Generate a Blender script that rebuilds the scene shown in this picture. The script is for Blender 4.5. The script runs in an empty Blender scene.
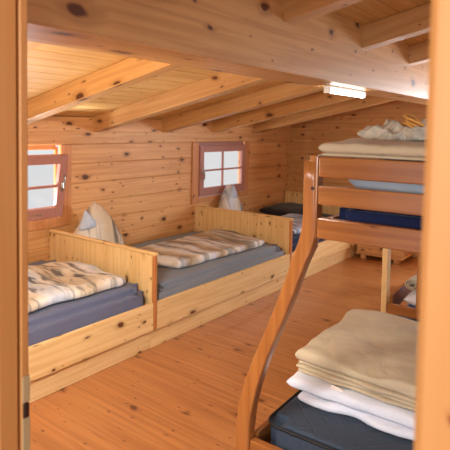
import bpy, bmesh, math, random
from mathutils import Vector, Matrix, noise
random.seed(7)
PI = math.pi
scn = bpy.context.scene
col = scn.collection

# ---------------------------------------------------------------- camera
RM = ((0.6056, -0.7955, 0.0182), (-0.0333, -0.0482, -0.9983), (0.7950, 0.6040, -0.0556))
def srgb(r, g, b):
    def f(c):
        c /= 255.0
        return c/12.92 if c <= 0.04045 else ((c+0.055)/1.055)**2.4
    return (f(r), f(g), f(b), 1.0)
camd = bpy.data.cameras.new('camera')
cam = bpy.data.objects.new('camera', camd)
col.objects.link(cam)
rx, dn, fw = (Vector(r).normalized() for r in RM)
m = Matrix.Identity(4)
for i in range(3):
    m[i][0] = rx[i]; m[i][1] = -dn[i]; m[i][2] = -fw[i]
m.translation = (0, 0, 1.7)
cam.matrix_world = m
camd.sensor_width = 36; camd.lens = 513.09/450*36
camd.shift_x = -(227.19-225)/450; camd.shift_y = (156.98-225)/450
camd.clip_start = 0.02
camd.dof.use_dof = True; camd.dof.focus_distance = 2.9; camd.dof.aperture_fstop = 4.5
scn.camera = cam

# ---------------------------------------------------------------- world, light, exposure
w = bpy.data.worlds.new('overcast_sky'); scn.world = w; w.use_nodes = True
wb = w.node_tree.nodes['Background']
wb.inputs[0].default_value = (0.97, 0.985, 1.0, 1); wb.inputs[1].default_value = 0.82
scn.view_settings.view_transform = 'Standard'; scn.view_settings.look = 'None'
scn.view_settings.gamma = 1; scn.view_settings.use_curve_mapping = False
scn.view_settings.exposure = 0.0

def area(name, loc, target, sx, sy, power, color):
    d = bpy.data.lights.new(name, 'AREA'); d.shape = 'RECTANGLE'; d.size = sx; d.size_y = sy
    d.energy = power; d.color = color
    o = bpy.data.objects.new(name, d); col.objects.link(o); o.location = loc
    o.rotation_euler = (Vector(target)-Vector(loc)).to_track_quat('-Z', 'Y').to_euler()
    return o
DAY = (0.86, 0.93, 1.0)
WARM = (1.0, 0.84, 0.62)
area('daylight_gable_window', (7.30, 0.45, 1.5), (3.5, 0.9, 1.6), 0.8, 1.1, 210, DAY)
area('south_window_fill', (1.9, -5.45, 1.45), (2.4, 0, 0.9), 1.2, 0.6, 65, DAY)  # two fill lamps added behind windows assumed in the unseen south wall
area('south_window_fill', (5.2, -5.45, 1.45), (4.2, 0, 0.9), 1.2, 0.6, 35, DAY)
area('low_fill_left_window', (2.40, 4.78, 0.60), (2.4, 1.6, 1.85), 0.9, 0.35, 105, DAY)  # pair of lamps added low outside to brighten beam underside and ceiling
area('low_fill_far_window', (5.33, 4.78, 0.60), (5.0, 2.6, 1.55), 0.9, 0.35, 22, DAY)
area('jamb_fill_light', (-0.6, 0.0, 2.30), (0.6, 1.1, 1.3), 0.5, 0.5, 10, (1.0, 0.86, 0.66))  # unseen light added to brighten the left door jamb
area('daylight_hallway_window', (-3.2, 0.10, 1.85), (1.9, 1.2, 0.6), 1.3, 1.1, 122, DAY)
area('doorway_wall_fill', (0.79, 1.45, 1.75), (2.3, 2.7, 0.2), 0.4, 0.4, 30, (1.0, 0.95, 0.88)).data.spread = math.radians(130)  # unseen fill added for the beds and rails, no fixture on this wall
area('doorway_wall_fill', (0.80, 2.35, 1.55), (3.2, 2.9, 1.95), 0.35, 0.35, 14, (1.0, 0.80, 0.48))  # unseen warm light added for the doorway-side faces of the rafters

# ---------------------------------------------------------------- materials
def nodes_of(name):
    mt = bpy.data.materials.new(name); mt.use_nodes = True
    return mt, mt.node_tree.nodes, mt.node_tree.links, mt.node_tree.nodes['Principled BSDF']
def mathn(N, L, op, a, b=None, c=None):
    n = N.new('ShaderNodeMath'); n.operation = op
    for k, v in enumerate((a, b, c)):
        if v is None: continue
        if isinstance(v, (int, float)): n.inputs[k].default_value = v
        else: L.new(v, n.inputs[k])
    return n.outputs[0]
def pine(name, light, dark, knot, axis='X', rough=0.45, knots=0.5, kden=1.0, spec=0.4, vary=0.25, coat=0.0, grain=0.75):
    """pine boards: grain along axis, oval knots, every board a shade of its own (attribute 'board')"""
    mt, N, L, P = nodes_of(name)
    tc = N.new('ShaderNodeTexCoord'); at = N.new('ShaderNodeAttribute'); at.attribute_name = 'board'
    oi = N.new('ShaderNodeObjectInfo')
    sp = N.new('ShaderNodeSeparateXYZ'); L.new(tc.outputs['Object'], sp.inputs[0])
    ax = 'XYZ'.index(axis); o1, o2 = [i for i in range(3) if i != ax]
    off = mathn(N, L, 'MULTIPLY_ADD', at.outputs['Fac'], 37.0, mathn(N, L, 'MULTIPLY', oi.outputs['Random'], 53.0))
    lng = mathn(N, L, 'ADD', sp.outputs[ax], off)
    crs = mathn(N, L, 'ADD', mathn(N, L, 'ADD', sp.outputs[o1], sp.outputs[o2]), off)
    # knots
    cv = N.new('ShaderNodeCombineXYZ')
    L.new(mathn(N, L, 'MULTIPLY', lng, 4.2*kden), cv.inputs[0]); L.new(mathn(N, L, 'MULTIPLY', crs, 8.0*kden), cv.inputs[1])
    vo = N.new('ShaderNodeTexVoronoi'); vo.voronoi_dimensions = '2D'; vo.inputs['Scale'].default_value = 1.0
    kn = N.new('ShaderNodeTexNoise'); kn.inputs['Scale'].default_value = 3.0; kn.inputs['Detail'].default_value = 1
    L.new(cv.outputs[0], kn.inputs['Vector'])
    va = N.new('ShaderNodeVectorMath'); va.operation = 'MULTIPLY_ADD'; va.inputs[1].default_value = (0.22, 0.22, 0)
    L.new(kn.outputs['Color'], va.inputs[0]); L.new(cv.outputs[0], va.inputs[2]); L.new(va.outputs[0], vo.inputs['Vector'])
    sc = N.new('ShaderNodeSeparateColor'); L.new(vo.outputs['Color'], sc.inputs[0])
    rad = mathn(N, L, 'MULTIPLY', mathn(N, L, 'POWER', mathn(N, L, 'MAXIMUM', mathn(N, L, 'SUBTRACT', sc.outputs[0], 1-knots), 0.0), 1.3), 0.26)
    qb = mathn(N, L, 'DIVIDE', vo.outputs['Distance'], mathn(N, L, 'ADD', rad, 0.001))
    v2 = N.new('ShaderNodeTexVoronoi'); v2.voronoi_dimensions = '2D'; v2.inputs['Scale'].default_value = 1.9
    v2b = N.new('ShaderNodeVectorMath'); v2b.operation = 'ADD'; v2b.inputs[1].default_value = (11.3, 4.7, 0)
    L.new(va.outputs[0], v2b.inputs[0]); L.new(v2b.outputs[0], v2.inputs['Vector'])
    s2 = N.new('ShaderNodeSeparateColor'); L.new(v2.outputs['Color'], s2.inputs[0])
    r2_ = mathn(N, L, 'MULTIPLY', mathn(N, L, 'MAXIMUM', mathn(N, L, 'SUBTRACT', s2.outputs[0], 1-knots*0.6), 0.0), 0.20)
    q = mathn(N, L, 'MINIMUM', qb, mathn(N, L, 'DIVIDE', v2.outputs['Distance'], mathn(N, L, 'ADD', r2_, 0.001)))
    core = N.new('ShaderNodeMapRange'); core.interpolation_type = 'SMOOTHSTEP'
    core.inputs['From Min'].default_value = 0.75; core.inputs['From Max'].default_value = 1.35
    core.inputs['To Min'].default_value = 1; core.inputs['To Max'].default_value = 0
    L.new(q, core.inputs['Value'])
    halo = N.new('ShaderNodeMapRange'); halo.interpolation_type = 'SMOOTHSTEP'
    halo.inputs['From Min'].default_value = 1.0; halo.inputs['From Max'].default_value = 3.2
    halo.inputs['To Min'].default_value = 0.55; halo.inputs['To Max'].default_value = 0
    L.new(q, halo.inputs['Value'])
    # grain, bending round the knots
    gv = N.new('ShaderNodeCombineXYZ')
    L.new(mathn(N, L, 'MULTIPLY', lng, 1.3), gv.inputs[0])
    L.new(mathn(N, L, 'ADD', mathn(N, L, 'MULTIPLY', crs, 34.0), mathn(N, L, 'MULTIPLY', halo.outputs[0], 1.6)), gv.inputs[1])
    n1 = N.new('ShaderNodeTexNoise'); n1.inputs['Scale'].default_value = 1.0; n1.inputs['Detail'].default_value = 3; n1.inputs['Distortion'].default_value = 0.4
    L.new(gv.outputs[0], n1.inputs['Vector'])
    gr = N.new('ShaderNodeMapRange'); gr.inputs['From Min'].default_value = 0.40; gr.inputs['From Max'].default_value = 0.62
    L.new(n1.outputs['Fac'], gr.inputs['Value'])
    n2 = N.new('ShaderNodeTexNoise'); n2.inputs['Scale'].default_value = 1.0; n2.inputs['Detail'].default_value = 1
    g2 = N.new('ShaderNodeCombineXYZ'); L.new(mathn(N, L, 'MULTIPLY', lng, 0.9), g2.inputs[0]); L.new(mathn(N, L, 'MULTIPLY', crs, 5.0), g2.inputs[1])
    L.new(g2.outputs[0], n2.inputs['Vector'])
    fac = mathn(N, L, 'ADD', mathn(N, L, 'MULTIPLY', gr.outputs[0], 0.5*grain), mathn(N, L, 'MULTIPLY', n2.outputs['Fac'], 0.45))
    mx = N.new('ShaderNodeMix'); mx.data_type = 'RGBA'; L.new(fac, mx.inputs[0])
    mx.inputs[6].default_value = light; mx.inputs[7].default_value = dark
    hs = N.new('ShaderNodeHueSaturation')
    wn = N.new('ShaderNodeTexWhiteNoise'); wn.noise_dimensions = '1D'; L.new(off, wn.inputs['W'])
    L.new(mathn(N, L, 'MULTIPLY_ADD', wn.outputs['Value'], vary, 1-vary*0.5), hs.inputs['Value'])
    L.new(mx.outputs[2], hs.inputs['Color'])
    m2 = N.new('ShaderNodeMix'); m2.data_type = 'RGBA'; L.new(halo.outputs[0], m2.inputs[0])
    L.new(hs.outputs[0], m2.inputs[6]); m2.inputs[7].default_value = tuple(dark[i]*0.75 for i in range(3))+(1,)
    m3 = N.new('ShaderNodeMix'); m3.data_type = 'RGBA'; L.new(core.outputs[0], m3.inputs[0])
    L.new(m2.outputs[2], m3.inputs[6]); m3.inputs[7].default_value = knot
    L.new(m3.outputs[2], P.inputs['Base Color'])
    P.inputs['Roughness'].default_value = rough; P.inputs['Specular IOR Level'].default_value = spec
    P.inputs['Coat Weight'].default_value = coat; P.inputs['Coat Roughness'].default_value = 0.15
    bp = N.new('ShaderNodeBump'); bp.inputs['Strength'].default_value = 0.12; bp.inputs['Distance'].default_value = 0.002
    L.new(n1.outputs['Fac'], bp.inputs['Height']); L.new(bp.outputs[0], P.inputs['Normal'])
    return mt
KN = srgb(92, 48, 26)
M = {}
for a in 'XYZ':
    M['wall'+a] = pine('pine_wall_'+a.lower(), srgb(230, 178, 120), srgb(192, 128, 70), KN, a, 0.5, 0.6, 0.85, 0.35, 0.3)
    M['roof'+a] = pine('spruce_roof_boards_'+a.lower(), srgb(232, 190, 122), srgb(200, 144, 74), srgb(130, 75, 38), a, 0.5, 0.3, 0.9, 0.3, 0.14)
    M['beam'+a] = pine('spruce_beam_'+a.lower(), srgb(216, 168, 110), srgb(178, 122, 66), KN, a, 0.42, 0.6, 0.66, 0.55, 0.08)
    M['bed'+a] = pine('pale_pine_bed_'+a.lower(), srgb(244, 212, 156), srgb(214, 164, 98), srgb(100, 58, 30), a, 0.42, 0.55, 0.95, 0.4, 0.06)
    M['bunk'+a] = pine('oiled_pine_bunk_'+a.lower(), srgb(178, 114, 58), srgb(124, 66, 28), srgb(88, 36, 16), a, 0.28, 0.3, 0.7, 0.5, 0.08, 0.35)
    M['jamb'+a] = pine('varnished_spruce_jamb_'+a.lower(), srgb(206, 148, 88), srgb(186, 122, 64), srgb(140, 66, 26), a, 0.45, 0.3, 0.5, 0.35, 0.05, 0, 0.5)
M['casing'] = pine('window_casing_pine', srgb(214, 150, 96), srgb(180, 112, 62), KN, 'Z', 0.45, 0.4)
M['edge'] = pine('reddish_edge_wood', srgb(206, 136, 78), srgb(178, 104, 52), KN, 'Z', 0.4, 0.3)
M['floor'] = pine('oiled_larch_floor', srgb(206, 142, 86), srgb(148, 84, 44), srgb(96, 50, 28), 'Y', 0.28, 0.5, 0.9, 0.5, 0.28)

def plain(name, c, rough=0.5, metal=0.0, spec=0.5):
    mt, N, L, P = nodes_of(name)
    P.inputs['Base Color'].default_value = c; P.inputs['Roughness'].default_value = rough
    P.inputs['Metallic'].default_value = metal; P.inputs['Specular IOR Level'].default_value = spec
    return mt
def painted(name, c, c2):
    mt, N, L, P = nodes_of(name)
    tc = N.new('ShaderNodeTexCoord'); n = N.new('ShaderNodeTexNoise'); n.inputs['Scale'].default_value = 30
    L.new(tc.outputs['Object'], n.inputs['Vector'])
    mx = N.new('ShaderNodeMix'); mx.data_type = 'RGBA'; L.new(n.outputs['Fac'], mx.inputs[0])
    mx.inputs[6].default_value = c; mx.inputs[7].default_value = c2; L.new(mx.outputs[2], P.inputs['Base Color'])
    P.inputs['Roughness'].default_value = 0.4
    return mt
def fabric(name, c, c2=None, nscale=6, weave=900, bump=0.15, rough=0.9, wr=0.0, wscale=9):
    mt, N, L, P = nodes_of(name)
    tc = N.new('ShaderNodeTexCoord')
    n = N.new('ShaderNodeTexNoise'); n.inputs['Scale'].default_value = nscale; n.inputs['Detail'].default_value = 4
    L.new(tc.outputs['Object'], n.inputs['Vector'])
    mx = N.new('ShaderNodeMix'); mx.data_type = 'RGBA'; L.new(n.outputs['Fac'], mx.inputs[0])
    mx.inputs[6].default_value = c; mx.inputs[7].default_value = c2 or tuple(v*0.85 for v in c[:3])+(1,)
    L.new(mx.outputs[2], P.inputs['Base Color'])
    P.inputs['Roughness'].default_value = rough; P.inputs['Specular IOR Level'].default_value = 0.2
    P.inputs['Sheen Weight'].default_value = 0.15
    w2 = N.new('ShaderNodeTexNoise'); w2.inputs['Scale'].default_value = wscale; w2.inputs['Detail'].default_value = 3; w2.inputs['Distortion'].default_value = 1.2
    L.new(tc.outputs['Object'], w2.inputs['Vector'])
    b = N.new('ShaderNodeBump'); b.inputs['Strength'].default_value = 0.2+wr; b.inputs['Distance'].default_value = 0.02
    L.new(w2.outputs['Fac'], b.inputs['Height']); L.new(b.outputs[0], P.inputs['Normal'])
    return mt
def striped(name, stops, period, axis=0, warp=0.35, dark=srgb(52, 52, 62), darkamt=0.8, streak=(3.0, 14.0)):
    """printed cotton: soft bands of colour crossed by smoky dark streaks, in the cloth's own coordinates"""
    mt, N, L, P = nodes_of(name)
    tc = N.new('ShaderNodeTexCoord'); sp = N.new('ShaderNodeSeparateXYZ'); L.new(tc.outputs['Object'], sp.inputs[0])
    nz = N.new('ShaderNodeTexNoise'); nz.inputs['Scale'].default_value = 5; nz.inputs['Detail'].default_value = 3
    L.new(tc.outputs['Object'], nz.inputs['Vector'])
    t = mathn(N, L, 'ADD', mathn(N, L, 'DIVIDE', sp.outputs[axis], period), mathn(N, L, 'MULTIPLY', nz.outputs['Fac'], warp))
    fr = mathn(N, L, 'FRACT', t)
    cr = N.new('ShaderNodeValToRGB'); L.new(fr, cr.inputs[0])
    e = cr.color_ramp.elements
    while len(e) > 1: e.remove(e[0])
    e[0].position = stops[0][0]; e[0].color = stops[0][1]
    for p_, c_ in stops[1:]:
        k = e.new(p_); k.color = c_
    sv = N.new('ShaderNodeCombineXYZ')
    L.new(mathn(N, L, 'MULTIPLY', sp.outputs[axis], streak[1]), sv.inputs[0]); L.new(mathn(N, L, 'MULTIPLY', sp.outputs[1-axis], streak[0]), sv.inputs[1])
    n2 = N.new('ShaderNodeTexNoise'); n2.inputs['Scale'].default_value = 1; n2.inputs['Detail'].default_value = 5; n2.inputs['Distortion'].default_value = 0.8
    L.new(sv.outputs[0], n2.inputs['Vector'])
    mr = N.new('ShaderNodeMapRange'); mr.inputs['From Min'].default_value = 0.51; mr.inputs['From Max'].default_value = 0.66
    mr.inputs['To Max'].default_value = darkamt; L.new(n2.outputs['Fac'], mr.inputs['Value'])
    mx = N.new('ShaderNodeMix'); mx.data_type = 'RGBA'; L.new(mr.outputs[0], mx.inputs[0]); L.new(cr.outputs[0], mx.inputs[6]); mx.inputs[7].default_value = dark
    L.new(mx.outputs[2], P.inputs['Base Color']); P.inputs['Roughness'].default_value = 0.85; P.inputs['Specular IOR Level'].default_value = 0.2
    w2 = N.new('ShaderNodeTexNoise'); w2.inputs['Scale'].default_value = 14; w2.inputs['Detail'].default_value = 3
    L.new(tc.outputs['Object'], w2.inputs['Vector'])
    b = N.new('ShaderNodeBump'); b.inputs['Strength'].default_value = 0.5; b.inputs['Distance'].default_value = 0.02
    L.new(w2.outputs['Fac'], b.inputs['Height']); L.new(b.outputs[0], P.inputs['Normal'])
    return mt
def quilted(name, c):
    """dark mattress ticking with diamond stitching"""
    mt, N, L, P = nodes_of(name)
    tc = N.new('ShaderNodeTexCoord'); sp = N.new('ShaderNodeSeparateXYZ'); L.new(tc.outputs['Object'], sp.inputs[0])
    a = mathn(N, L, 'ADD', sp.outputs[0], sp.outputs[1]); d = mathn(N, L, 'SUBTRACT', sp.outputs[0], sp.outputs[1])
    def groove(v):
        f_ = mathn(N, L, 'FRACT', mathn(N, L, 'MULTIPLY', v, 9.0))
        return mathn(N, L, 'MINIMUM', mathn(N, L, 'MULTIPLY', mathn(N, L, 'ABSOLUTE', mathn(N, L, 'SUBTRACT', f_, 0.5)), 8.0), 1.0)
    h = mathn(N, L, 'MINIMUM', groove(a), groove(d))
    P.inputs['Base Color'].default_value = c; P.inputs['Roughness'].default_value = 0.75; P.inputs['Sheen Weight'].default_value = 0.05
    nz = N.new('ShaderNodeTexNoise'); nz.inputs['Scale'].default_value = 60; L.new(tc.outputs['Object'], nz.inputs['Vector'])
    mx = N.new('ShaderNodeMix'); mx.data_type = 'RGBA'; L.new(nz.outputs['Fac'], mx.inputs[0]); mx.inputs[6].default_value = c
    mx.inputs[7].default_value = tuple(v*1.5 for v in c[:3])+(1,); L.new(mx.outputs[2], P.inputs['Base Color'])
    b = N.new('ShaderNodeBump'); b.inputs['Strength'].default_value = 0.35; b.inputs['Distance'].default_value = 0.008
    L.new(h, b.inputs['Height']); L.new(b.outputs[0], P.inputs['Normal'])
    return mt
M['frame'] = painted('mauve_brown_window_paint', srgb(188, 132, 118), srgb(172, 116, 102))
M['metal'] = plain('brushed_metal', srgb(190, 190, 188), 0.3, 1.0)
M['hinge'] = plain('zinc_hinge', srgb(190, 168, 128), 0.5, 0.2)
M['darkmetal'] = plain('dark_steel', srgb(60, 40, 30), 0.5, 0.5)
M['enamel'] = plain('white_enamel', srgb(230, 228, 222), 0.4)
M['navysheet'] = fabric('slate_blue_sheet', srgb(108, 113, 138), srgb(95, 100, 126), 3, wr=0.1, wscale=3)
M['greysheet'] = fabric('grey_sheet', srgb(136, 141, 150), srgb(120, 126, 136), 3, wr=0.1, wscale=3)
M['bluesheet'] = fabric('royal_blue_sheet', srgb(62, 100, 178), srgb(46, 78, 150), 3)
M['navy'] = fabric('navy_cover', srgb(26, 36, 74), srgb(20, 29, 60), 3)
M['tick'] = quilted('dark_quilted_ticking', srgb(44, 56, 72))
M['piping'] = plain('black_piping', srgb(22, 22, 26), 0.6)
M['beige'] = fabric('beige_wool_blanket', srgb(208, 192, 164), srgb(180, 160, 130), 5, wr=0.35, wscale=7)
M['white'] = fabric('white_bed_linen', srgb(232, 233, 242), srgb(214, 218, 232), 4, wr=0.5, wscale=8)
M['greyblue'] = fabric('grey_blue_duvet_cover', srgb(182, 188, 198), srgb(160, 166, 176), 6, wr=0.4)
M['darkcloth'] = fabric('dark_wool_blanket', srgb(60, 50, 50), srgb(44, 38, 40), 8, wr=0.3)
M['cloth'] = fabric('pale_checked_cloth', srgb(232, 224, 206), srgb(136, 128, 116), 30, wr=0.5, wscale=18)
M['cord'] = plain('yellow_rope', srgb(226, 166, 84), 0.7)
M['label'] = plain('care_label', srgb(224, 210, 198), 0.8)
CR, BE, TN, WH, BLU = srgb(230, 222, 210), srgb(208, 188, 162), srgb(172, 146, 120), srgb(226, 226, 232), srgb(150, 170, 196)
M['print1'] = striped('smoky_beige_print', [(0, BE), (0.3, CR), (0.5, WH), (0.62, srgb(196, 204, 218)), (0.8, CR), (1, BE)], 0.62, 0, 0.9, srgb(70, 66, 72), 0.85, (4, 15))
M['print2'] = striped('striped_beige_print', [(0, TN), (0.18, BE), (0.34, CR), (0.45, WH), (0.52, srgb(176, 160, 146)), (0.62, CR), (0.78, WH), (0.9, srgb(196, 172, 148)), (1, TN)], 0.42, 0, 0.55, srgb(84, 94, 102), 0.7, (2.0, 8))
M['print3'] = striped('blue_white_print', [(0, WH), (0.4, BLU), (0.55, WH), (1, srgb(90, 110, 150))], 0.2, 0, 0.8)
M['outdoor'] = plain('plaster', srgb(200, 200, 200), 0.9)

def emitter(name, c, s):
    mt = bpy.data.materials.new(name); mt.use_nodes = True; N = mt.node_tree.nodes; N.clear()
    e = N.new('ShaderNodeEmission'); e.inputs[0].default_value = c; e.inputs[1].default_value = s
    o = N.new('ShaderNodeOutputMaterial'); mt.node_tree.links.new(e.outputs[0], o.inputs[0]); return mt
M['tube'] = emitter('fluorescent_tube', (1.0, 0.96, 0.88, 1), 16)
def glass_mat():
    mt = bpy.data.materials.new('window_glass'); mt.use_nodes = True; N = mt.node_tree.nodes; L = mt.node_tree.links; N.clear()
    t = N.new('ShaderNodeBsdfTransparent'); g = N.new('ShaderNodeBsdfGlossy'); g.inputs['Roughness'].default_value = 0.02
    mx = N.new('ShaderNodeMixShader'); mx.inputs[0].default_value = 0.06
    L.new(t.outputs[0], mx.inputs[1]); L.new(g.outputs[0], mx.inputs[2])
    o = N.new('ShaderNodeOutputMaterial'); L.new(mx.outputs[0], o.inputs[0]); return mt
M['glass'] = glass_mat()

# ---------------------------------------------------------------- mesh helpers
class MB:
    def __init__(s):
        s.bm = bmesh.new(); s.lay = s.bm.faces.layers.float.new('board'); s.n = 0
    def box(s, x0, x1, y0, y1, z0, z1, ch=0.0, board=None):
        bm = s.bm
        r = bmesh.ops.create_cube(bm, size=1)
        vs = r['verts']
        for v in vs:
            v.co = Vector(((x0+x1)/2+v.co.x*(x1-x0), (y0+y1)/2+v.co.y*(y1-y0), (z0+z1)/2+v.co.z*(z1-z0)))
        fs = set(f for v in vs for f in v.link_faces)
        if ch > 0:
            es = list(set(e for v in vs for e in v.link_edges))
            rr = bmesh.ops.bevel(bm, geom=es, offset=ch, segments=2 if ch in (0.005, 0.006, 0.008) else 1, affect='EDGES', profile=0.6)
            fs = set(rr['faces']) | set(f for f in fs if f.is_valid)
        b = random.random() if board is None else board
        for f in fs:
            if f.is_valid: f[s.lay] = b
        return s
    def sweep(s, pts, half_w, half_h, up, board=0.3, round_=0.25):
        """rounded-rectangle profile along pts; half_w along the in-plane normal, half_h along 'up' """
        up = Vector(up).normalized(); rings = []
        P = [Vector(p) for p in pts]
        prof = []
        for k in range(16):
            a = 2*PI*(k+0.5)/16; c, d = math.cos(a), math.sin(a); q = 0.28
            prof.append((math.copysign(abs(c)**q, c), math.copysign(abs(d)**q, d)))
        for i, p in enumerate(P):
            t = (P[min(i+1, len(P)-1)]-P[max(i-1, 0)]).normalized()
            nrm = t.cross(up).normalized()
            hw = half_w[i] if isinstance(half_w, (list, tuple)) else half_w
            rings.append([s.bm.verts.new(p+nrm*hw*a+up*half_h*b) for a, b in prof])
        for i in range(len(rings)-1):
            for k in range(16):
                f = s.bm.faces.new((rings[i][k], rings[i][(k+1) % 16], rings[i+1][(k+1) % 16], rings[i+1][k])); f[s.lay] = board
        for r in (rings[0], list(reversed(rings[-1]))):
            f = s.bm.faces.new(r); f[s.lay] = board
        return s
    def tube(s, pts, r, seg=8):
        P = [Vector(p) for p in pts]; rings = []; ref = Vector((0.13, 0.21, 1)).normalized()
        for i, p in enumerate(P):
            t = (P[min(i+1, len(P)-1)]-P[max(i-1, 0)]).normalized()
            a = t.cross(ref)
            if a.length < 1e-3: a = t.cross(Vector((1, 0, 0)))
            a.normalize(); b = t.cross(a)
            rings.append([s.bm.verts.new(p+(a*math.cos(2*PI*k/seg)+b*math.sin(2*PI*k/seg))*r) for k in range(seg)])
        for i in range(len(rings)-1):
            for k in range(seg):
                s.bm.faces.new((rings[i][k], rings[i][(k+1) % seg], rings[i+1][(k+1) % seg], rings[i+1][k]))
        s.bm.faces.new(rings[0]); s.bm.faces.new(list(reversed(rings[-1])))
        return s
    def build(s, name, mat, parent=None, smooth=False, loc=None):
        bmesh.ops.recalc_face_normals(s.bm, faces=s.bm.faces[:])
        me = bpy.data.meshes.new(name); s.bm.to_mesh(me); s.bm.free()
        me.materials.append(mat)
        if smooth:
            for p in me.polygons: p.use_smooth = True
        o = bpy.data.objects.new(name, me); col.objects.link(o)
        if loc: o.location = loc
        if parent: o.parent = parent
        return o
def tag(o, label=None, cat=None, group=None, kind=None):
    if label: o['label'] = label
    if cat: o['category'] = cat
    if group: o['group'] = group
    if kind: o['kind'] = kind
    return o
def empty(name, loc=(0, 0, 0), rz=0, **k):
    o = bpy.data.objects.new(name, None); o.empty_display_size = 0.1; col.objects.link(o)
    o.location = loc; o.rotation_euler = (0, 0, rz); tag(o, **k); return o
def S(o): return tag(o, kind='structure')

def slab(corners, z0, t, nu=48, nv=36, p=6, q=2.2, amp=0.012, freq=3.0, seed=0, sag=0.0, topfn=None, edge=0.0):
    """soft closed body on a four-cornered outline (bl, br, tr, tl): cushions, quilts, folded blankets"""
    mb = MB(); bm = mb.bm; A, B, Cc, D = [Vector((c[0], c[1], 0)) for c in corners]
    def pos(u, v):
        return A*(1-u)*(1-v)+B*u*(1-v)+Cc*u*v+D*(1-u)*v
    def ease(s): # denser at the borders
        x = 2*s-1; x = math.copysign(1-(1-abs(x))**1.7, x); return x
    top, bot = {}, {}
    for i in range(nu+1):
        for j in range(nv+1):
            a, b = ease(i/nu), ease(j/nv)
            pr = (max(0, 1-abs(a)**p)*max(0, 1-abs(b)**p))**(1/q)
            P0 = pos((a+1)/2, (b+1)/2)
            nv3 = Vector((P0.x*freq+seed*7.1, P0.y*freq, seed*3.3))
            n = noise.fractal(nv3, 1.0, 2.0, 3)
            en = noise.noise(nv3*1.8+Vector((5, 9, 1)))*edge
            P0 = P0+Vector((en*(abs(a)**4)*(1 if a > 0 else -1), en*(abs(b)**4)*(1 if b > 0 else -1), 0))
            h = t*(0.5+0.5*pr)+amp*n*pr
            if topfn: h += topfn(a, b)*pr
            h = max(h, t*0.5)
            top[i, j] = bm.verts.new((P0.x, P0.y, z0+h))
            if 0 < i < nu and 0 < j < nv:
                bot[i, j] = bm.verts.new((P0.x, P0.y, z0+t*(0.5-0.5*pr)))
            else: bot[i, j] = top[i, j]
    for i in range(nu):
        for j in range(nv):
            bm.faces.new((top[i, j], top[i+1, j], top[i+1, j+1], top[i, j+1]))
            f = [bot[i, j+1], bot[i+1, j+1], bot[i+1, j], bot[i, j]]
            if len(set(f)) >= 3 and not (len(set(f)) == 4 and all(x in (top[i, j], top[i+1, j], top[i+1, j+1], top[i, j+1]) for x in f)):
                try: bm.faces.new(f)
                except ValueError: pass
    return mb

# ================================================================ THE ROOM
W = 4.13          # inner face of window wall
GX = 7.0          # gable
SLOPE = 0.217
def zr(y): return 1.643+SLOPE*(4.08-y)      # underside of rafters
RH = 0.150        # rafter height (vertical)
RIDGE = -0.6
def zroof(y):
    return zr(y)+RH if y > RIDGE else zr(RIDGE)+RH-SLOPE*(RIDGE-y)
SOUTH = -5.3
# floor boards run across the room
mb = MB(); x = -1.6; k = 0
while x < GX+0.15:
    mb.box(x, x+0.12, SOUTH-0.2, W+0.2, -0.06, 0.0, 0.0015); x += 0.12
S(mb.build('floor', M['floor']))

# window wall with two openings
ZS = [1.525-0.19*k for k in range(9)]
opens = [(1.87, 2.955, 0.80, 1.515), (4.73, 5.90, 0.80, 1.515)]
mb = MB()
for k in range(9):
    zt = 1.525-0.19*k; zb = max(zt-0.19, 0)
    if zt <= 0: break
    segs = [(-1.6, GX+0.15)]
    cuts = [o for o in opens if o[2] < zt-0.001 and o[3] > zb+0.001]
    def put(x0, x1, a, b): mb.box(x0, x1, W, W+0.16, a, b, 0.0065, board)
    board = random.random()
    if not cuts: put(-1.6, GX+0.15, zb, zt)
    else:
        xs = -1.6
        for o in cuts:
            put(xs, o[0], zb, zt); xs = o[1]
            if o[3] < zt: put(o[0], o[1], max(o[3], zb), zt)
            if o[2] > zb: put(o[0], o[1], zb, o[2])
        put(xs, GX+0.15, zb, zt)
S(mb.build('wall_back', M['wallX']))
mb = MB(); mb.box(-1.6, GX-0.02, 4.08, W+0.16, 1.5262, 1.642, 0.004); S(mb.build('trim_1', M['wallX']))
mb = MB(); mb.box(-1.6, GX+0.15, 4.0825, W+0.16, 1.6425, 1.784, 0.0); S(mb.build('trim_2', M['wallX']))

# gable wall (east) with a window near the ridge side
mb = MB(); k = 0; z = 1.525-0.19*8
gw = (-0.1, 1.0, 0.95, 1.93)
z = 0.005
while z < 2.85:
    zt = z+0.19; board = random.random()
    # boards stop at the roof
    lim = z+0.02
    yN = min(W-0.001, 4.08-(lim-1.793)/SLOPE) if lim > 1.78 else W-0.001
    yS = SOUTH+0.001 if lim < 1.78 else max(SOUTH+0.001, 2*RIDGE-(4.08-(lim-1.793)/SLOPE))
    if yN <= yS+0.1: break
    a, b = z, zt
    if gw[2] < zt and gw[3] > z:
        mb.box(GX, GX+0.14, yS, gw[0], a, b, 0.0065, board); mb.box(GX, GX+0.14, gw[1], yN, a, b, 0.0065, board)
    else: mb.box(GX, GX+0.14, yS, yN, a, b, 0.0065, board)
    z = zt
S(mb.build('wall_right', M['wallY']))
# south wall, two window openings
mb = MB(); z = 0.0
so = [(1.3, 2.5, 1.05, 2.0-0.3), (4.6, 5.8, 1.05, 1.7)]
while z < 1.85:
    zt = min(z+0.19, 1.86); xs = -1.6; board = random.random()
    for o in so:
        if o[2] < zt and o[3] > z:
            mb.box(xs, o[0], SOUTH-0.16, SOUTH, z, zt, 0.003, board); xs = o[1]
    mb.box(xs, GX+0.15, SOUTH-0.16, SOUTH, z, zt, 0.003, board)
    z += 0.19
S(mb.build('wall_front', M['wallX']))
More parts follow.
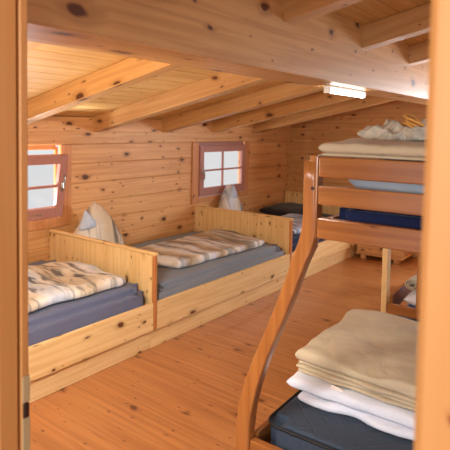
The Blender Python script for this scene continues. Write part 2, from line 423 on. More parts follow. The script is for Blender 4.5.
# doorway wall (west), the camera looks through its opening
JX0, JX1 = 0.63, 0.73
YL, YR = 1.107, 0.188
mb = MB()
def wz(y0, y1, z0=0.0):
    z = z0
    while z < 2.85:
        zt = z+0.19; lim = z+0.02
        yN = min(y1, 4.08-(lim-1.793)/SLOPE) if lim > 1.78 else y1
        yS = y0 if lim < 1.78 else max(y0, 2*RIDGE-(4.08-(lim-1.793)/SLOPE))
        if yN <= yS+0.05: break
        mb.box(JX0+0.015, JX1-0.02, yS, yN, z, zt, 0.003); z = zt
wz(YL+0.06, W-0.001); wz(SOUTH+0.001, YR-0.06); 
z = 2.14
while z < 2.6:
    mb.box(JX0+0.015, JX1-0.02, YR-0.06, YL+0.06, z, z+0.18, 0.003); z += 0.18
S(mb.build('wall_left', M['wallY']))
# door frame
dr = empty('door_1'); S(dr)
# left lining: thick member, groove, thinner rebated strip with hinge
mb = MB(); mb.box(0.60, 0.650, YL-0.005, YL+0.10, 0, 2.14, 0.004); mb.box(0.6505, 0.6545, YL+0.010, YL+0.10, 0, 2.14, 0.0)
mb.box(0.655, 0.676, YL-0.007, YL+0.10, 0, 2.14, 0.003)
mb.build('door_frame', M['jambZ'], dr)
mb = MB(); mb.box(0.645, 0.745, YR-0.09, YR, 0, 2.14, 0.012); mb.box(0.60, 0.645, YR-0.20, YR-0.012, 0, 2.14, 0.010)
mb.build('door_frame', M['jambZ'], dr)
mb = MB(); mb.box(0.60, 0.745, YR-0.20, YL+0.10, 2.1405, 2.24, 0.008); mb.build('door_frame', M['jambY'], dr)
for zc in (1.00, 1.86):
    mb = MB(); mb.box(0.657, 0.6765, YL-0.0105, YL-0.0065, zc-0.09, zc-0.002, 0.001); mb.box(0.657, 0.6765, YL-0.0105, YL-0.0065, zc+0.036, zc+0.10, 0.001)
    if zc < 1.5:
        h = mb.build('hinge_plate', M['hinge'], dr)
        m2 = MB(); m2.box(0.659, 0.673, YL-0.014, YL-0.0065, zc-0.001, zc+0.035, 0.002); m2.build('hinge_knuckle', M['darkmetal'], h)
    else: mb.bm.free()

# roof: boards along the room, rafters, purlin
def slope_box(name, x0, x1, y0, y1, zfun, h, mat, long_axis='Y', boards=None, bev=0.006):
    """body following the roof slope between y0 and y1 (y0<y1), underside on zfun"""
    ang = -math.atan(SLOPE) if y0 >= RIDGE-0.01 else math.atan(SLOPE)
    L_ = (y1-y0)/math.cos(ang)
    mb = MB()
    if boards:
        n = int(L_/boards); bw = L_/n
        for k in range(n): mb.box(0, x1-x0, k*bw, (k+1)*bw, 0, h, 0.007)
    else: mb.box(0, x1-x0, 0, L_, 0, h*math.cos(ang), bev, 0.5)
    o = mb.build(name, mat, None, loc=(x0, y0, zfun(y0)))
    o.rotation_euler = (ang, 0, 0)
    return o
o = slope_box('ceiling', -1.6, GX+0.15, RIDGE, W+0.3, lambda y: zr(y)+RH, 0.03, M['roofX'], boards=0.125); S(o)
o = slope_box('ceiling', -1.6, GX+0.15, SOUTH-0.2, RIDGE, lambda y: zroof(y), 0.03, M['roofX'], boards=0.125); S(o)
RX = [0.30, 1.26, 2.223, 3.20, 4.142, 5.06, 5.966]
places = ['over the doorway', 'nearest the doorway wall', 'above the left window', 'second past the left window', 'between the two windows', 'above the far window', 'nearest the far gable wall']
for xx, pl in zip(RX, places):
    o = slope_box('roof_rafter', xx, xx+0.115, RIDGE, W-0.05, zr, RH-0.001, M['beamY'])
    tag(o, 'sloping pale wooden rafter ' + pl, 'rafter', 'rafters under the board ceiling')
# far-side slope rafters stay out of the picture; the ridge beam closes the roof
mb = MB(); mb.box(-1.5, GX-0.001, RIDGE-0.09, RIDGE, zr(RIDGE)-0.10, zr(RIDGE)+RH-0.012, 0.006, 0.4)
tag(mb.build('ridge_beam', M['beamX']), 'ridge beam running along the top of the roof', 'beam')
# main purlin: rafters are notched over it
mb = MB(); PB = zr(1.35)
def yz_prism(mb, x0, x1, poly, ch=0.0, board=0.37):
    bm = mb.bm
    A = [bm.verts.new((x0, y, z)) for y, z in poly]; B = [bm.verts.new((x1, y, z)) for y, z in poly]
    fs = [bm.faces.new(A), bm.faces.new(list(reversed(B)))]
    n = len(poly)
    for i in range(n): fs.append(bm.faces.new((A[i], B[i], B[(i+1) % n], A[(i+1) % n])))
    for f in fs: f[mb.lay] = board
    if ch:
        es = [e for e in bm.edges if all(abs(v.co.z-1.99) < 1e-5 for v in e.verts) and abs(e.verts[0].co.x-e.verts[1].co.x) > 1]
        r = bmesh.ops.bevel(bm, geom=es, offset=ch, segments=2, affect='EDGES')
        for f in r['faces']: f[mb.lay] = board
yz_prism(mb, 0.735, GX-0.001, [(1.35, 1.99), (1.65, 1.99), (1.65, zr(1.65)-0.0004), (1.35, PB-0.0004)], 0.006)
XS = [0.735]+[v for xx in RX[1:] for v in (xx, xx+0.115)]+[GX-0.001]
for i in range(0, len(XS), 2):   # the beam fills the bays between the rafters up to the boards
    yz_prism(mb, XS[i]+0.0005, XS[i+1]-0.0005, [(1.35, PB-0.0004), (1.65, zr(1.65)-0.0004), (1.65, zr(1.65)+RH-0.002), (1.35, PB+RH-0.002)])
tag(mb.build('purlin_beam', M['beamX']), 'big knotty wooden beam crossing the room above the doorway view', 'beam')

# ---------------------------------------------------------------- windows
def window(name, x0, x1, z0, z1, cas, tilt, handle_side):
    """x0..x1,z0..z1: outer edge of the painted frame; cas: casing widths l, r, bottom"""
    r = empty(name, (0, 0, 0)); S(r)
    l, rr, b = cas
    c = MB(); Y0, Y1 = W-0.022, W-0.0005
    c.box(x0-l, x0, Y0, Y1, z0-b, 1.524, 0.003); c.box(x1, x1+rr, Y0, Y1, z0-b, 1.524, 0.003); c.box(x0, x1, Y0, Y1, z0-b, z0-0.0005, 0.003)
    c.build('casing', M['casing'], r)
    mat = M['frame'] if not tilt else M['frame']
    g = 0.025
    f = MB(); a, bb = W+0.0, W+0.045
    if tilt: a += 0.03; bb += 0.02
    f.box(x0, x0+g, a, bb, z0, z1, 0.004); f.box(x1-g, x1, a, bb, z0, z1, 0.004); f.box(x0+g, x1-g, a, bb, z0, z0+g, 0.004); f.box(x0+g, x1-g, a, bb, z1-g, 1.5245, 0.004)
    f.build('window_frame', M['jambX'] if tilt else mat, r)
    # reveal lining behind
    # sash
    sx0, sx1, sz0, sz1 = x0+0.02, x1-0.012, z0+0.012, z1-(0.055 if tilt else 0.02)
    s_ = 0.078; H = sz1-sz0; Wd = sx1-sx0
    sr = bpy.data.objects.new('sash', None)
    mb = MB(); mb.box(0, s_, -0.02, 0.03, 0, H, 0.004); mb.box(Wd-s_, Wd, -0.02, 0.03, 0, H, 0.004)
    mb.box(s_, Wd-s_, -0.02, 0.03, 0, s_+0.02, 0.004); mb.box(s_, Wd-s_, -0.02, 0.03, H-s_-0.005, H, 0.004)
    sash = mb.build('sash', mat, r, loc=(sx0, W-0.01 if not tilt else W-0.035, sz0))
    if tilt: sash.rotation_euler = (tilt, 0, 0)
    mb = MB(); mb.box(Wd/2-0.011, Wd/2+0.011, -0.006, 0.02, s_, H-s_, 0.003); mb.box(s_, Wd-s_, -0.0065, 0.0195, H/2-0.011, H/2+0.011, 0.003)
    mb.build('muntins', mat, sash)
    mb = MB(); mb.box(s_-0.005, Wd-s_+0.005, 0.004, 0.008, s_, H-s_); mb.build('glass', M['glass'], sash)
    hx = Wd-s_/2 if handle_side > 0 else s_/2
    mb = MB(); mb.box(hx-0.012, hx+0.012, -0.028, -0.0205, H*0.42, H*0.56, 0.003)
    mb.tube([(hx, -0.024, H*0.50), (hx, -0.05, H*0.50), (hx, -0.058, H*0.50), (hx-0.004, -0.058, H*0.54), (hx, -0.052, H*0.66), (hx+0.006, -0.04, H*0.70)] if tilt else
            [(hx, -0.024, H*0.50), (hx, -0.055, H*0.50), (hx, -0.06, H*0.47), (hx, -0.055, H*0.34)], 0.009)
    mb.build('handle', M['metal'], sash, True)
    if tilt:
        mb = MB(); mb.box(Wd-0.30, Wd-0.22, -0.026, -0.0205, 0.035, 0.05, 0.002); mb.build('latch', M['metal'], sash)
    return r
window('window_1', 1.95, 2.86, 0.845, 1.499, (0.11, 0.11, 0.09), math.radians(9.5), 1)
window('window_2', 4.83, 5.83, 0.835, 1.499, (0.115, 0.085, 0.07), 0, -1)
# windows of the gable and of the front wall (beside and behind the camera)
def plain_window(name, ax, c0, c1, z0, z1, pos):
    r = empty(name); S(r); f = MB(); g = 0.05
    def bx(a, b, zz0, zz1, d0=0.02, d1=0.08):
        if ax == 'Y': f.box(pos+d0, pos+d1, a, b, zz0, zz1, 0.003)
        else: f.box(a, b, pos-d1, pos-d0, zz0, zz1, 0.003)
    bx(c0, c0+g, z0, z1); bx(c1-g, c1, z0, z1); bx(c0+g, c1-g, z0, z0+g); bx(c0+g, c1-g, z1-g, z1); bx((c0+c1)/2-0.02, (c0+c1)/2+0.02, z0+g, z1-g)
    f.build('window_frame', M['frame'], r)
    f = MB()
    bx(c0+g, c1-g, z0+g, z1-g, 0.045, 0.05); f.build('glass', M['glass'], r)
plain_window('window_3', 'Y', -0.1, 1.0, 0.955, 1.905, GX)
plain_window('window_4', 'X', 1.3, 2.5, 1.14, 1.71, SOUTH)
plain_window('window_5', 'X', 4.6, 5.8, 1.14, 1.71, SOUTH)

# ---------------------------------------------------------------- lamps
def tube_lamp(loc, rz, label, group=None):
    r = empty('tube_lamp', loc, rz, label=label, cat='lamp', group=group)
    mb = MB(); mb.box(-0.29, 0.29, -0.020, 0.020, -0.016, 0, 0.004); mb.build('housing', M['enamel'], r)
    mb = MB(); mb.box(-0.295, -0.277, -0.022, 0.022, -0.052, -0.002, 0.004); mb.build('end_cap', M['enamel'], r)
    mb = MB(); mb.box(0.277, 0.295, -0.022, 0.022, -0.052, -0.002, 0.004); mb.build('end_cap', M['enamel'], r)
    mb = MB(); mb.tube([(-0.276, 0, -0.034), (0.276, 0, -0.034)], 0.015, 16); mb.build('tube', M['tube'], r, True)
tube_lamp((3.31, 1.50, 1.9895), 0, 'lit white fluorescent tube lamp fixed under the big beam')

# ---------------------------------------------------------------- beds along the window wall
YF = 2.745     # front face of rails / dividers
TOPZ = 0.744
def add_bed(x0, x1, label, end=True):
    """x0, x1: centre lines of the end boards; the board at x1 belongs to this bed"""
    r = empty('wooden_bed', (x0, YF, 0), 0, label=label, cat='bed', group='built-in pine beds under the windows')
    Lb = x1-x0; D = 4.105-YF
    a = 0.0165; b = Lb-0.0165
    mb = MB(); mb.box(a, b, 0.004, 0.032, 0.148, 0.362, 0.004, 0.2); mb.build('front_rail', M['bedX'], r)
    mb = MB(); mb.box(-0.016, Lb-0.018, 0.034, 0.060, 0.0, 0.146, 0.003, 0.7); mb.build('plinth', M['bedX'], r)
    mb = MB(); mb.box(a, b, 0.061, D-0.005, 0.150, 0.185, 0.002, 0.4); mb.build('slat_base', M['bedX'], r)
    if end:
        # vertical laminated boards
        mb = MB(); n = 9; y = 0.0
        y = 0.0275
        while y < D-0.01:
            y1 = min(y+0.145, D); mb.box(Lb-0.014, Lb+0.014, y, y1, 0.148, TOPZ-0.022, 0.0012); y = y1
        e = mb.build('end_board', M['bedZ'], r)
        mb = MB(); mb.box(Lb-0.0165, Lb+0.0165, -0.001, 0.027, 0.146, TOPZ-0.022, 0.004, 0.11); tag(mb.build('edge_strip', M['edge'], e), 'reddish brown edge strip')
        mb = MB(); mb.box(Lb-0.021, Lb+0.021, -0.008, D, TOPZ-0.0215, TOPZ+0.004, 0.007, 0.3); mb.build('cap_rail', M['bedY'], e)
    return r
add_bed(0.76, 2.745, 'built-in pine bed at left under the open window, dark slate blue mattress on it')
add_bed(2.745, 4.79, 'middle built-in pine bed with grey mattress and long knotty front rail')
b3 = add_bed(4.79, 6.93, 'farthest built-in pine bed in the corner behind the bunk leg')

def mattress(name, x0, x1, y0, y1, z0, z1, mat, label, bev=0.05, amp=0.004, seed=1, pip=False, parent=None, pleats=None, cr=None):
    cr = cr or bev*1.1
    mb = MB(); bm = mb.bm; cx, cy = (x0+x1)/2, (y0+y1)/2
    r = bmesh.ops.create_cube(bm, size=1)
    for v in r['verts']: v.co = Vector((v.co.x*(x1-x0), v.co.y*(y1-y0), (v.co.z+0.5)*(z1-z0)))
    bmesh.ops.bevel(bm, geom=[e for e in bm.edges if abs(e.verts[0].co.z-e.verts[1].co.z) > 0.01], offset=cr, segments=6, affect='EDGES')
    es = [e for e in bm.edges if all(v.co.z > (z1-z0)*0.99 for v in e.verts) and len([f for f in e.link_faces if abs(f.normal.z) < 0.5]) == 1]
    bmesh.ops.bevel(bm, geom=es, offset=bev, segments=6, affect='EDGES')
    for ax_, lo, hi, st in ((0, -(x1-x0)/2, (x1-x0)/2, 0.05), (1, -(y1-y0)/2, (y1-y0)/2, 0.05), (2, 0, z1-z0, 0.05)):
        v = lo+st
        while v < hi-0.02:
            nrm = [0, 0, 0]; nrm[ax_] = 1; co = [0, 0, 0]; co[ax_] = v
            bmesh.ops.bisect_plane(bm, geom=bm.verts[:]+bm.edges[:]+bm.faces[:], plane_co=co, plane_no=nrm); v += st
    bm.normal_update()
    for v in bm.verts:
        if v.co.z > 0.01:
            n = noise.fractal(Vector((v.co.x*2.2+seed*5, v.co.y*2.2, v.co.z*3)), 1, 2, 3)
            v.co += v.normal*(n*amp)
            if pleats and v.co.x > (x1-x0)/2-0.35 and v.co.y < -(y1-y0)/2+0.12:
                v.co += v.normal*0.006*math.sin(v.co.x*90)
    o = mb.build(name, mat, parent, True, (cx, cy, z0))
    if parent is None: tag(o, label, 'mattress')
    if pip:
        hx, hy, h = (x1-x0)/2, (y1-y0)/2, z1-z0
        for zz in (h-bev*0.55, 0.02):
            pts = []
            R = cr; hx_, hy_ = hx-0.003, hy-0.003
            for (qx, qy, a0) in ((hx_-R, hy_-R, 0), (-hx_+R, hy_-R, 90), (-hx_+R, -hy_+R, 180), (hx_-R, -hy_+R, 270)):
                for s_ in range(7):
                    a = math.radians(a0+s_*15); pts.append((qx+R*math.cos(a), qy+R*math.sin(a), zz))
            pts.append(pts[0]); pm = MB(); pm.tube(pts, 0.007, 6); pm.build('piping', M['piping'], o, True)
    return o
mattress('mattress', 0.79, 2.722, YF+0.040, 4.08, 0.187, 0.495, M['navysheet'], 'slate blue sheeted mattress on the bed at left', 0.055, 0.006, 1, pleats=True)
mattress('mattress', 2.767, 4.765, YF+0.040, 4.08, 0.187, 0.455, M['greysheet'], 'grey sheeted mattress on the middle bed', 0.055, 0.007, 2)
mattress('mattress', 4.812, 6.905, YF+0.040, 4.08, 0.187, 0.470, M['navy'], 'navy blue mattress on the farthest bed', 0.05, 0.004, 3)

def put_slab(name, corners, z0, t, mat, label, cat, **k):
    cx = sum(c[0] for c in corners)/4; cy = sum(c[1] for c in corners)/4
    rz = k.pop('rz', 0.0); par = k.pop('parent', None); grp = k.pop('group', None)
    loc = [(c[0]-cx, c[1]-cy) for c in corners]
    mb = slab(loc, 0, t, **k)
    o = mb.build(name, mat, par, True, (cx, cy, z0))
    if par is None: tag(o, label, cat, grp)
    return o
def ridge1(a, b):
    return 0.018*math.exp(-((a-0.25)/0.12)**2)*(b > -1) - 0.012*math.exp(-((a-0.5)/0.1)**2)
put_slab('duvet', [(1.25, 2.94), (2.58, 2.885), (2.69, 3.60), (1.30, 3.98)], 0.498, 0.075, M['print1'],
         'rumpled beige and grey patterned duvet on the bed at left', 'duvet', amp=0.03, freq=2.6, seed=3, p=18, q=2.4, edge=0.05, topfn=ridge1, nu=70, nv=50)
put_slab('duvet', [(3.22, 2.97), (4.60, 2.92), (4.70, 3.70), (3.18, 3.68)], 0.458, 0.075, M['print2'],
         'folded beige striped duvet on the middle bed', 'duvet', amp=0.016, freq=3, seed=5, p=18, q=2.4, edge=0.04, nu=70, nv=50)
put_slab('duvet', [(5.05, 2.87), (6.0, 2.86), (6.05, 3.45), (5.05, 3.5)], 0.473, 0.12, M['print3'],
         'blue and white patterned duvet on the farthest bed', 'duvet', amp=0.02, freq=4, seed=9, p=6, q=2.4, edge=0.03)
put_slab('blanket', [(6.05, 3.42), (6.85, 3.42), (6.85, 4.02), (6.10, 4.02)], 0.473, 0.13, M['darkcloth'],
         'dark folded blanket at the head of the farthest bed', 'blanket', amp=0.02, freq=4, seed=11, p=6, q=2.4, edge=0.03)

def standing_pillow(name, loc, rz, w_, h_, d_, mat, label, ear, blue):
    """pillow stood on edge with its top corners pulled to a point"""
    mb = MB(); bm = mb.bm; nu, nv = 40, 34; F, B = {}, {}
    for i in range(nu+1):
        for j in range(nv+1):
            u = -1+2*i/nu; v = j/nv
            half = w_/2*((1-v)**0.75*0.94+0.06)*(1+0.10*math.sin(v*PI))
            z = h_*v + ear*max(0, 1-abs(u+0.75)/0.5)*v**2*0.6
            x = u*half + 0.03*v
            n = noise.fractal(Vector((x*6+loc[0], z*6, 2.0)), 1, 2, 3)
            th = d_/2*((1-abs(u)**3)*(1-v**2.2)*max(0, 1-(1-v)**9*0.6))**0.6
            crease = -0.02*math.exp(-((u-0.15+v*0.3)/0.10)**2)*(1-v)
            th = max(th, 0)
            e = (i in (0, nu) or j == nv)
            F[i, j] = bm.verts.new((x, -th-(n*0.018+crease)*(0 if e else 1)*min(1, th*30)+0.05*v, z))
            B[i, j] = F[i, j] if e else bm.verts.new((x, th+0.05*v, z))
    for i in range(nu):
        for j in range(nv):
            bm.faces.new((F[i, j], F[i+1, j], F[i+1, j+1], F[i, j+1]))
            q = []
            for c in ((i, j+1), (i+1, j+1), (i+1, j), (i, j)):
                if B[c] not in q: q.append(B[c])
            if len(q) >= 3:
                try: bm.faces.new(q)
                except ValueError: pass
    for i in range(nu):   # base
        q = []
        for vv in (F[i+1, 0], F[i, 0], B[i, 0], B[i+1, 0]):
            if vv not in q: q.append(vv)
        if len(q) >= 3:
            try: bm.faces.new(q)
            except ValueError: pass
    o = mb.build(name, mat, None, True, loc); o.rotation_euler = (0, 0, rz)
    tag(o, label, 'pillow', None)
    # pulled-out corner of the case: a flattened, slightly bent cone
    mb = MB(); rings = []
    for k in range(9):
        t_ = k/8; R_ = 0.085*(1-t_)**0.8+0.006
        rings.append([mb.bm.verts.new((R_*math.cos(2*PI*q_/14)*(1+0.12*math.sin(5*t_+q_)) - 0.02*t_*t_, R_*0.4*math.sin(2*PI*q_/14), 0.17*t_)) for q_ in range(14)])
    for k in range(8):
        for q_ in range(14): mb.bm.faces.new((rings[k][q_], rings[k][(q_+1) % 14], rings[k+1][(q_+1) % 14], rings[k+1][q_]))
    mb.bm.faces.new(rings[0]); mb.bm.faces.new(list(reversed(rings[-1])))
    return o, mb
M['pillowprint'] = striped('smoky_pillow_print', [(0, CR), (0.4, BE), (0.7, srgb(214, 196, 172)), (1, CR)], 0.5, 0, 0.5, srgb(64, 58, 60), 0.75, (2.5, 9))
M['pillowprint2'] = striped('pale_pillow_print', [(0, WH), (0.4, CR), (0.6, BE), (1, WH)], 0.3, 0, 0.5, srgb(90, 96, 110), 0.7, (2.5, 9))
M['cornerprint'] = fabric('blue_white_corner', srgb(228, 232, 240), srgb(150, 172, 208), 14)
o, e = standing_pillow('pillow', (3.10, 3.90, 0.457), -0.12, 0.66, 0.50, 0.26, M['pillowprint'], 'beige pillow with dark streaks standing upright in the corner of the middle bed', 0.05, False)
e.build('pillow_corner', M['cornerprint'], o, True, (-0.115, -0.045, 0.30)).rotation_euler = (0.1, -0.12, 0)
o, e = standing_pillow('pillow', (5.33, 3.98, 0.47), 0.1, 0.62, 0.50, 0.22, M['pillowprint2'], 'pale pointed pillow standing below the far closed window', 0.0, True)
e.build('pillow_corner', M['cornerprint'], o, True, (0.015, -0.03, 0.335)).rotation_euler = (0.0, 0.1, 0)

# low wooden chest in front of the gable
r = empty('low_chest', (6.50, 2.12, 0), 0, label='low pine chest on small feet by the far gable wall', cat='chest')
mb = MB(); mb.box(0, 0.42, 0, 0.60, 0.075, 0.40, 0.006); mb.build('chest_body', M['wallY'], r)
mb = MB(); mb.box(-0.015, 0.43, -0.015, 0.615, 0.055, 0.0745, 0.004); mb.build('base_board', M['wallY'], r)
mb = MB(); mb.box(-0.015, 0.43, -0.015, 0.615, 0.4005, 0.425, 0.004); mb.build('lid', M['wallY'], r)
for (fx, fy) in ((0.01, 0.04), (0.01, 0.48), (0.34, 0.04), (0.34, 0.48)):
    mb = MB(); mb.box(fx, fx+0.06, fy, fy+0.07, 0, 0.0545, 0.004); mb.build('foot', M['wallZ'], r)

# ---------------------------------------------------------------- bunk beds
TH = math.radians(1.6)
def bunk(e, label, upper_w, dz_leg=0.0, slanted=True):
    """local x runs along the bed from its foot end, local y towards the window wall"""
    r = empty('bunk_bed', (e*math.cos(TH), e*math.sin(TH), 0), TH, label=label, cat='bunk bed', group='wooden bunk beds')
    Lb = 1.88; yl = 0.885; yr = yl-upper_w
    # slanted foot-end legs
    prof = [(0.922, 1.575), (0.923, 1.50), (0.921, 1.42), (0.918, 1.36), (0.920, 1.29), (0.935, 1.23), (0.962, 1.165), (0.990, 1.08), (1.035, 0.955), (1.085, 0.83), (1.140, 0.695), (1.178, 0.585), (1.200, 0.50), (1.212, 0.43), (1.218, 0.37), (1.219, 0.30), (1.219, 0.15), (1.219, 0.0)]
    wd = [0.026, 0.028, 0.028, 0.030, 0.034, 0.034, 0.032, 0.030, 0.030, 0.030, 0.031, 0.033, 0.035, 0.036, 0.036, 0.036, 0.036, 0.036]
    for xx in (0.030, Lb-0.030):
        if xx < 1:
            mb = MB(); mb.sweep([(xx, p[0], p[1]) for p in prof], wd, 0.030, (1, 0, 0)); mb.build('leg', M['bunkZ'], r, True)
        else:
            mb = MB(); mb.box(xx-0.03, xx+0.03, yl+0.0385, yl+0.09, 0, 1.575, 0.006); mb.build('leg', M['bunkZ'], r)
        # posts of the upper bed, and straight posts on the far side down to the floor
        mb = MB(); mb.box(xx-0.026, xx+0.030, yl+0.002, yl+0.038, 1.268, 1.600, 0.005, 0.5); mb.build('upper_post', M['bunkZ'], r)
        mb = MB(); mb.box(xx-0.030, xx+0.030, yr-0.06, yr, 0, 1.600, 0.006, 0.8); mb.build('leg', M['bunkZ'], r)
        # end rails
        for (z0, z1) in ((1.514, 1.594), (1.404, 1.480), (1.268, 1.352)):
            x0, x1 = (xx-0.022, xx+0.010) if xx < 1 else (xx-0.010, xx+0.022)
            mb = MB(); mb.box(x0, x1, yr+0.0005, yl+0.0015 if z1 > 1.5 else yl+0.0015, z0, z1, 0.006); mb.build('end_rail', M['bunkY'], r)
        mb = MB(); mb.box(xx-0.018, xx+0.018, yr+0.0005, 1.182, 0.20, 0.322, 0.006); mb.build('end_rail', M['bunkY'], r)
    for (y0, y1, z0, z1) in ((yl-0.045, yl-0.015, 1.27, 1.35), (yr+0.005, yr+0.030, 1.27, 1.35), (1.170, 1.196, 0.21, 0.335), (yr+0.005, yr+0.030, 0.21, 0.335)):
        mb = MB(); mb.box(0.062, Lb-0.062, y0, y1, z0, z1, 0.005); mb.build('side_rail', M['bunkX'], r)
    mb = MB(); mb.box(0.062, Lb-0.062, yr+0.031, yl-0.046, 1.269, 1.284, 0.002); mb.build('slat_base', M['bunkX'], r)
    mb = MB(); mb.box(0.062, Lb-0.062, yr+0.031, 1.169, 0.205, 0.225, 0.002); mb.build('slat_base', M['bunkX'], r)
    # bolt heads where rails meet the post
    mb = MB(); mb.tube([(0.0035, yl+0.020, 1.468), (0.000, yl+0.020, 1.468)], 0.008, 12); mb.build('bolt_head', M['darkmetal'], r)
    return r
def W2(e, lx, ly):    # bunk local -> room
    return (e*math.cos(TH)+lx*math.cos(TH)-ly*math.sin(TH), e*math.sin(TH)+lx*math.sin(TH)+ly*math.cos(TH))
E1 = 1.85
bunk(E1, 'tall varnished pine bunk bed in front with a slanted curved leg', 0.95)
def bunk_matt(e, x0, x1, y0, y1, z0, z1, mat, label, **k):
    o = mattress('mattress', x0, x1, y0, y1, z0, z1, mat, label, **k)
    c = W2(e, (x0+x1)/2, (y0+y1)/2); o.location = (c[0], c[1], z0); o.rotation_euler = (0, 0, TH); return o
bunk_matt(E1, 0.068, 1.79, -0.03, 1.150, 0.227, 0.398, M['tick'], 'dark quilted mattress on the lower bunk in front', bev=0.018, amp=0.002, seed=4, pip=True, cr=0.07)
bunk_matt(E1, 0.07, 1.80, -0.03, 0.838, 1.286, 1.425, M['navy'], 'navy mattress on the upper bunk in front', bev=0.04, amp=0.003, seed=5)

# white duvet and folded wool blanket on the lower bunk
dv = put_slab('duvet', [(2.13, 0.50), (2.98, 0.42), (3.04, 1.13), (2.12, 1.17)], 0.399, 0.042, M['white'],
         'folded white duvet on the lower bunk under a beige blanket', 'duvet', amp=0.003, freq=5, seed=21, p=30, q=2.4, edge=0.03, nu=64, nv=56)
dcx, dcy = dv.location.x, dv.location.y
mb = slab([(2.15-dcx, 0.50-dcy), (2.98-dcx, 0.42-dcy), (3.05-dcx, 1.18-dcy), (2.13-dcx, 1.235-dcy)], 0.040, 0.062, 64, 56, p=26, q=2.2, amp=0.006, freq=5, seed=22, edge=0.025)
mb.build('top_fold', M['white'], dv, True)
# blanket: stacked folded layers with rounded front edge
def blanket(name, corners, z0, folds, mat, label, seed, hump=0.02, p=44):
    cx = sum(c[0] for c in corners)/4; cy = sum(c[1] for c in corners)/4
    r = empty(name, (cx, cy, z0), 0, label=label, cat='blanket')
    z = 0
    for k, t in enumerate(folds):
        last = k == len(folds)-1; o_ = 0.010 if not last else 0
        j = []
        for i, c in enumerate(corners):
            v = Vector((c[0]-cx, c[1]-cy)); v = v*(1-o_*random.uniform(-0.4, 1.6)/v.length); j.append((v.x, v.y))
        mb = slab(j, z, t, 70, 56, p=p, q=2.2, amp=0.003 if not last else 0.020, freq=4.5, seed=seed+k*0.1, edge=0.02,
                  topfn=(lambda a, b: hump*(1-a*a)*(1-b*b)+0.010*math.sin(7*a+3*b)*(1-b*b)) if last else None)
        mb.build('blanket_fold', mat, r, True)
        z += t*0.94
    return r
blanket('wool_blanket', [(2.175, 0.60), (3.02, 0.70), (2.93, 1.235), (2.19, 1.215)], 0.505, (0.020, 0.020, 0.020, 0.058), M['beige'], 'thick beige wool blanket folded on the white duvet of the lower bunk', 31)
mb = MB(); mb.box(-0.002, 0.002, -0.03, 0.03, -0.018, 0.018, 0.001)
o = mb.build('care_label', M['label'], None, loc=(2.165, 0.985, 0.492)); o.rotation_euler = (0.15, 0.3, 0.05)
tag(o, 'small pale care label hanging from the beige blanket edge', 'label')

# upper bunk bedding
put_slab('duvet', [W2(E1, 0.08, 0.02), W2(E1, 0.85, 0.0), W2(E1, 0.85, 0.78), W2(E1, 0.10, 0.80)], 1.428, 0.166, M['greyblue'],
         'grey blue duvet folded inside the upper bunk rails', 'duvet', amp=0.012, freq=5, seed=41, p=6, q=2.6, edge=0.03)
blanket('wool_blanket', [W2(E1, 0.015, -0.02), W2(E1, 0.80, 0.0), W2(E1, 0.82, 0.84), W2(E1, 0.015, 0.885)], 1.5965, (0.014, 0.042), M['beige'], 'beige wool blanket on the upper bunk, draped level with the top rail', 43, hump=0.004, p=44)
put_slab('folded_cloth', [(2.2, 0.62), (2.42, 0.62), (2.45, 0.90), (2.23, 0.935)], 1.657, 0.06, M['cloth'],
         'crumpled pale cloth on the beige blanket of the upper bunk', 'cloth', amp=0.075, freq=11, seed=51, p=6, q=2.4, edge=0.05)
mb = MB()
for k in range(8):
    a0 = random.uniform(0, 6); R = 0.075+random.uniform(-0.02, 0.03); pts = []; tl = random.uniform(0.1, 0.8); tz = random.uniform(-0.4, 0.4)
    for s_ in range(41):
        a = a0+2*PI*s_/40
        pts.append((R*math.cos(a), R*math.sin(a)*math.cos(tl)+0.01*math.sin(3*a+k), 0.008+0.008*k*0.5+R*math.sin(tl)*(1+math.sin(a+tz))*0.62))
    mb.tube(pts, 0.005, 8)
tag(mb.build('rope_coil', M['cord'], None, True, (2.33, 0.695, 1.662)), 'loose coil of yellow rope beside the pale cloth on the upper bunk', 'rope')

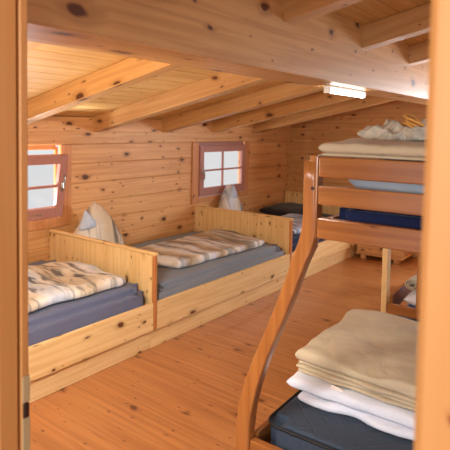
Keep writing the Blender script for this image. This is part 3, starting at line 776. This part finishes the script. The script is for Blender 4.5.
# second bunk bed behind the first
E2 = 4.03
r2 = empty('bunk_bed', (E2, 0.06, 0), TH, label='second pine bunk bed partly hidden behind the front one', cat='bunk bed', group='wooden bunk beds')
mb = MB(); mb.box(0, 0.085, 1.352, 1.395, 0, 1.40, 0.005); mb.build('leg', M['bedZ'], r2)
mb = MB(); mb.box(1.94, 2.02, 1.352, 1.395, 0, 1.40, 0.005); mb.build('leg', M['bedZ'], r2)
for xx in (0, 1.94):
    mb = MB(); mb.box(xx, xx+0.08, 0.30, 0.345, 0, 1.40, 0.005); mb.build('leg', M['bedZ'], r2)
    for (z0, z1) in ((0.235, 0.325), (1.15, 1.25)):
        mb = MB(); mb.box(xx+0.02, xx+0.05, 0.3455, 1.3515, z0, z1, 0.005); mb.build('end_rail', M['bunkY'], r2)
for (z0, z1) in ((0.25, 0.385), (1.15, 1.25)):
    for yy in (1.325, 0.35):
        mb = MB(); mb.box(0.086, 1.938, yy, yy+0.025, z0, z1, 0.005); mb.build('side_rail', M['bunkX'], r2)
for zz in (0.10, 1.14):
    mb = MB(); mb.box(0.055, 1.938, 0.376, 1.324, zz, zz+0.02, 0.002); mb.build('slat_base', M['bunkX'], r2)
mattress('mattress', E2+0.06, E2+1.88, 0.44, 1.345, 0.122, 0.27, M['bluesheet'], 'bright blue mattress low on the second bunk bed', 0.03, 0.003, 6)
put_slab('pillow', [(4.10, 0.75), (4.70, 0.75), (4.70, 1.31), (4.10, 1.31)], 0.268, 0.165, M['white'], 'white pillow on the blue mattress of the second bunk', 'pillow', amp=0.015, freq=5, seed=61, p=4, q=2)
# rolled blanket: spiral
mb = MB(); bm = mb.bm; rings = []
spn = 60
out, inn = [], []
for k in range(spn+1):
    a = k/spn*2*PI*2.3; R = 0.022+0.0085*a/ (2*PI) * 2.2
    out.append((R*math.cos(a), R*math.sin(a)*0.72)); inn.append(((R-0.009)*math.cos(a), (R-0.009)*math.sin(a)*0.72))
for xx in (0.0, 0.5):
    rings.append(([bm.verts.new((xx, c[0], c[1])) for c in out], [bm.verts.new((xx, c[0], c[1])) for c in inn]))
for k in range(spn):
    (o0, i0), (o1, i1) = rings
    bm.faces.new((o0[k], o0[k+1], o1[k+1], o1[k])); bm.faces.new((i0[k+1], i0[k], i1[k], i1[k+1]))
    bm.faces.new((o0[k+1], o0[k], i0[k], i0[k+1])); bm.faces.new((o1[k], o1[k+1], i1[k+1], i1[k]))
tag(mb.build('rolled_blanket', M['beige'], None, False, (4.12, 1.25, 0.475)), 'beige blanket rolled up on the white pillow of the second bunk', 'blanket')
